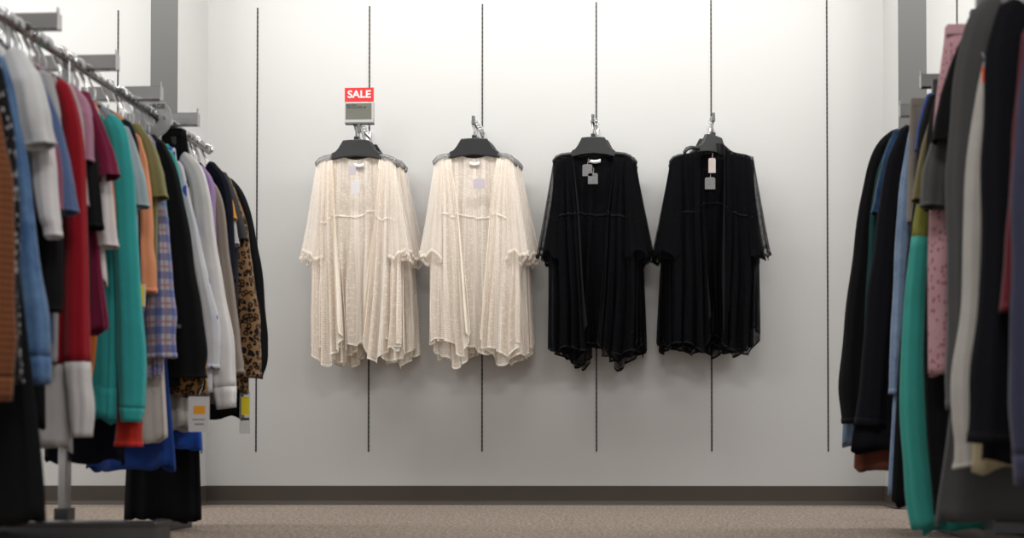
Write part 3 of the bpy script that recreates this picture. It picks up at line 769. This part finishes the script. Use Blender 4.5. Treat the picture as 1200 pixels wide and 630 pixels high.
G(Lr, 'jacket', 'black jacket with a silver cuff button', JK, -1.99, fb((.008, .008, .009)), [(182, 164, 8), (196, 205, 13), (207, 280, 17), (215, 350, 20), (220, 415, 22), (221, 443, 21)], body=[(165, 142), (185, 162), (196, 220), (204, 330), (210, 450)], collar=True, extras=[('button', 218, 384, 2.6)])
G(Lr, 'long_shirt', 'cream long shirt with its tail showing under the black jacket', 'shirt', -2.085, fb((.66, .61, .57)), None, body=[(150, 135), (176, 158), (184, 300), (192, 440), (196, 515)])
G(Lr, 'tunic', 'dark blue tunic whose hem hangs lowest below the plaid shirt', 'tunic', -2.03, fb(srgb(34, 70, 150)), None, body=[(145, 130), (172, 155), (182, 250), (197, 440), (207, 549)])
G(Lr, 'leopard_shirt', 'leopard print shirt peeking out behind the black jacket', 'top', -1.945, fb(srgb(182, 138, 84), 'leopard', col2=(.012, .01, .009), col3=srgb(128, 84, 44)), None, body=[(170, 145), (188, 175), (205, 260), (226, 360), (241, 410), (244, 464)],
  extras=[('tag', 229, 463, 253, 506, WHITEC, [(0, 0, 1, .05, TICK, 'tag_edge'), (.25, .3, .8, .52, ORG, 'orange_sticker'), (.2, .66, .8, .68, DGREYP, 'printed_line'), (.3, .78, .75, .81, DGREYP, 'printed_line')])])
G(Lr, 'long_shirt', 'stone coloured long shirt beside the white price card', 'shirt', -1.915, fb((.60, .56, .52)), None, body=[(178, 150), (200, 172), (212, 300), (218, 420), (222, 503)])
G(Lr, 't_shirt', 'bright teal top, a thin shoulder strip behind the black jacket', TEE, -1.885, fb(srgb(50, 160, 150)), [(188, 164, 6), (201, 188, 6), (208, 225, 5), (212, 280, 5)], 340)
G(Lr, 'long_shirt', 'royal blue long top with its hem below the white price card', 'top', -1.86, fb(srgb(44, 96, 205)), None, body=[(180, 150), (205, 175), (220, 300), (232, 440), (238, 527)])
G(Lr, 'printed_shirt', 'white shirt with blue splashed print and turned sleeve', 'shirt', -1.835, fb((.72, .73, .78), 'splash', col2=srgb(70, 96, 190)), [(208, 190, 5), (224, 260, 6), (237, 325, 8), (247, 385, 10), (249, 432, 8)], 460)
G(Lr, 'sweatshirt', 'white sweatshirt with long sleeve and ribbed cuff', SW, -1.79, fb((.84, .82, .82)), [(216, 178, 8), (232, 212, 11), (240, 275, 11), (250, 345, 13), (259, 415, 15), (266, 478, 12)], body=[(195, 158), (215, 172), (230, 230), (238, 350), (244, 470)], cuff=True)
G(Lr, 't_shirt', 'lilac t-shirt showing only its shoulder beside the taupe cardigan', TEE, -1.75, fb(srgb(168, 140, 190)), [(232, 197, 6), (245, 218, 6), (248, 260, 5), (249, 300, 5)], 350)
G(Lr, 'cardigan', 'taupe cardigan with a long sleeve behind the white sweatshirt', 'cardigan', -1.715, fb(srgb(150, 138, 128)), [(240, 208, 6), (254, 240, 8), (262, 320, 9), (272, 395, 9), (278, 438, 8)], 470)
G(Lr, 'wide_trousers', 'wide black trousers hanging lowest on the rack, near the floor', TR, -1.80, fb(BLACK), None, body=[(215, 152), (221, 172), (228, 300), (232, 500), (236, 609)], clip=True)
G(Lr, 'blouse', 'navy blouse with its shoulder next to the mustard sleeve', 'blouse', -1.665, fb(srgb(20, 24, 38)), [(246, 193, 7), (261, 218, 7), (268, 275, 6), (271, 330, 6)], 460)
G(Lr, 't_shirt', 'mustard yellow t-shirt, only a sleeve tip showing', TEE, -1.625, fb(srgb(222, 150, 36)), [(252, 198, 6), (263, 225, 6), (270, 258, 7)], 340)
G(Lr, 't_shirt', 'white t-shirt, sleeve tip under the mustard one', TEE, -1.59, fb((.6, .6, .62)), [(254, 200, 6), (266, 240, 7), (274, 288, 7)], 360)
G(Lr, 't_shirt', 'charcoal t-shirt with its sleeve above the leopard blouse', TEE, -1.555, fb((.05, .05, .055)), [(258, 202, 6), (272, 240, 8), (281, 282, 9)], 360)
G(Lr, 'leopard_blouse', 'leopard print blouse with a long sleeve beside the last black jacket', 'blouse', -1.51, fb(srgb(164, 128, 92), 'leopard', col2=(.012, .01, .009), col3=srgb(140, 96, 56)), [(262, 205, 6), (278, 255, 9), (286, 320, 12), (291, 385, 14), (292, 442, 13)], 460)
G(Lr, 'jacket', 'black jacket hung last, beyond the leopard print blouse, toward the wall', JK, -1.44, fb((.007, .007, .008)), [(262, 206, 8), (281, 240, 10), (292, 300, 12), (299, 370, 13), (303, 415, 10), (300, 443, 7)], body=[(254, 192), (270, 208), (276, 260), (282, 400), (286, 490)], collar=True,
  extras=[('tag', 287, 460, 299, 508, clear_plastic('clear_tag_sleeve', (.7, .7, .7), .25), [(.2, .12, .95, .55, YEL, 'yellow_sticker'), (.15, .62, .95, .68, TICK, 'dark_strip')])])

# ---- the other rack, nearest the wall first
Rr = 1
G(Rr, 'jeans_dress', 'light blue denim dress with its hem below the last black coat', 'dress', -1.58, fb(srgb(110, 134, 166), 'denim', col2=srgb(150, 170, 196)), None, body=[(1046, 160), (1030, 190), (1018, 260), (1004, 350), (992, 440), (986, 521)])
G(Rr, 'coat', 'black coat hung last, beyond the denim jacket, toward the wall', 'coat', -1.63, fb((.006, .006, .007)), [(1054, 158, 9), (1036, 180, 12), (1023, 230, 14), (1015, 300, 14), (1005, 380, 15), (1000, 450, 15), (1001, 496, 13)], body=[(1060, 150), (1045, 160), (1035, 250), (1022, 400), (1012, 500)], collar=True)
G(Rr, 'sweater', 'dark green sweater with a long sleeve behind the denim jacket', 'sweater', -1.69, fb(srgb(18, 62, 62)), [(1052, 160, 7), (1036, 210, 9), (1027, 290, 9), (1022, 390, 9), (1019, 460, 7)], 500)
G(Rr, 'denim_jacket', 'dark blue denim jacket with a short stitched sleeve', JK, -1.74, fb(srgb(24, 50, 84), 'denim', col2=srgb(52, 88, 128)), [(1056, 154, 8), (1046, 185, 10), (1038, 220, 11), (1032, 252, 11)], 400, clip=False)
G(Rr, 'dress', 'dark brown dress with its hem under the long black coat', 'dress', -1.77, fb(srgb(112, 62, 46)), None, body=[(1058, 155), (1046, 175), (1030, 260), (1014, 400), (1000, 550)])
G(Rr, 'long_coat', 'long black coat with a straight slanting hem', 'coat', -1.82, fb((.008, .008, .012)), [(1064, 150, 8), (1050, 200, 12), (1038, 300, 15), (1028, 400, 16), (1018, 500, 16)], body=[(1070, 142), (1056, 160), (1035, 250), (1018, 380), (1003, 480), (995, 528)], collar=True)
G(Rr, 'denim_shirt', 'pale blue denim shirt, a thin long sleeve between black coats', 'shirt', -1.91, fb(srgb(112, 136, 170), 'denim', col2=srgb(150, 172, 200)), [(1076, 140, 7), (1064, 205, 8), (1057, 300, 8), (1051, 400, 7), (1047, 462, 6)], body=[(1080, 128), (1066, 160), (1058, 300), (1048, 450), (1041, 576)])
G(Rr, 'knit_shirt', 'grey knit top clipped high on its hanger', 'top', -1.975, fb(srgb(140, 132, 124)), None, body=[(1067, 117), (1066, 150), (1065, 190), (1064, 260)], clip=True)
G(Rr, 'blue_shirt', 'cobalt blue top, a sliver beside the grey knit', 'top', -2.03, fb(srgb(40, 70, 150)), [(1092, 112, 6), (1083, 145, 6), (1078, 178, 6)], 262)
G(Rr, 'long_dress', 'plain black long dress between pale denim and teal sleeve', 'dress', -2.10, fb(BLACK), [(1098, 112, 8), (1086, 160, 10), (1082, 230, 10)], body=[(1100, 102), (1088, 125), (1077, 200), (1064, 300), (1053, 450), (1046, 590)])
G(Rr, 't_shirt', 'olive t-shirt with a small sleeve tip above the yellow and teal sleeve', TEE, -2.43, fb(srgb(104, 96, 58)), [(1118, 85, 7), (1096, 150, 9), (1086, 190, 9), (1078, 236, 9)], 300)
G(Rr, 'track_jacket', 'teal track jacket with yellow green upper sleeve and ribbed hem', JK, -2.36, fb(srgb(150, 152, 74)), [(1128, 95, 8), (1108, 160, 10), (1094, 220, 11), (1083, 262, 12), (1076, 330, 13), (1070, 420, 13), (1071, 500, 15), (1078, 565, 17), (1087, 618, 17)],
  body=[(1140, 72), (1125, 95), (1108, 200), (1098, 285), (1090, 420), (1086, 540), (1082, 622)], two=(285, fb(srgb(60, 160, 150)), 'teal part'), hemband=True, cuffmat=fb(srgb(60, 160, 150)))
G(Rr, 'blouse', 'black blouse whose sleeve hangs between the olive tip and dark grey t-shirt', 'blouse', -2.48, fb(BLACK), [(1130, 62, 8), (1108, 118, 11), (1096, 180, 12), (1094, 246, 11)], body=[(1130, 60), (1106, 130), (1093, 260), (1085, 320), (1082, 420), (1087, 520), (1095, 602)])
G(Rr, 'printed_trousers', 'pink printed trousers clipped high above the rack', TR, -2.56, fb(srgb(208, 164, 172), 'print', col2=srgb(172, 104, 116)), None, body=[(1109, 31), (1104, 70), (1098, 110), (1093, 160), (1089, 300), (1090, 437)], clip=True)
G(Rr, 't_shirt', 'black t-shirt hung against the pink printed trousers', TEE, -2.66, fb(BLACK), [(1142, 38, 10), (1124, 85, 13), (1112, 135, 15), (1108, 167, 15)], body=[(1160, 22), (1138, 42), (1122, 130), (1112, 300), (1112, 520), (1112, 560)])
G(Rr, 't_shirt', 'dark grey t-shirt with a square short sleeve beside the charcoal coat', TEE, -2.605, fb((.075, .075, .072)), [(1132, 70, 8), (1113, 140, 11), (1099, 195, 15), (1094, 243, 14)], 300)
G(Rr, 'long_coat', 'long charcoal grey coat reaching nearly to the floor', 'coat', -2.78, fb((.08, .08, .082)), [(1168, -12, 14), (1150, 40, 19), (1138, 110, 21), (1132, 200, 21), (1131, 300, 21), (1131, 400, 21), (1130, 480, 20)], body=[(1185, -20), (1160, 10), (1142, 90), (1128, 200), (1124, 330), (1118, 430), (1108, 520), (1094, 612)], collar=True)
G(Rr, 'knit_cardigan', 'off-white knit cardigan with flared cuff and neon orange sticker', 'cardigan', -2.92, fb((.50, .48, .45)), [(1180, 35, 12), (1162, 100, 15), (1149, 180, 14), (1142, 280, 13), (1139, 360, 13), (1132, 430, 16), (1130, 490, 14), (1133, 520, 14), (1138, 545, 21)], 500,
  extras=[('tag', 1143, 88, 1153, 105, NEON, [])])
G(Rr, 'long_shirt', 'khaki cream top with its hem under the black jacket', 'top', -3.0, fb(srgb(186, 174, 144)), None, body=[(1200, 20), (1180, 50), (1165, 200), (1155, 400), (1142, 552)])
G(Rr, 'jacket', 'large black jacket filling the rack end beside the slate sleeve', JK, -3.08, fb((.005, .005, .008)), [(1195, 5, 20), (1178, 70, 24), (1174, 180, 23), (1172, 310, 22), (1168, 420, 25), (1162, 520, 26)], body=[(1215, -20), (1195, 10), (1185, 100), (1175, 250), (1165, 400), (1150, 538)], collar=True)
G(Rr, 'burgundy_shirt', 'burgundy top, a thin sliver before the slate sleeve', 'top', -3.14, fb(srgb(96, 14, 30)), [(1208, 30, 8), (1196, 150, 8), (1188, 250, 7), (1178, 365, 5)], 400)
G(Rr, 'hooded_jacket', 'slate navy hooded jacket at the rack end nearest to us', JK, -3.22, fb(srgb(56, 58, 82)), [(1225, 30, 20), (1213, 140, 22), (1207, 300, 22), (1207, 450, 22), (1209, 568, 20)], 520, cuff=True)

# ------------------------------------------------------------------ view
sc = bpy.context.scene
sc.view_settings.view_transform = 'Standard'; sc.view_settings.look = 'None'; sc.view_settings.gamma = 1; sc.view_settings.exposure = 0.0
sc.view_settings.use_curve_mapping = False
sc.cycles.use_denoising = True
sc.cycles.transparent_max_bounces = 40
sc.cycles.max_bounces = 8
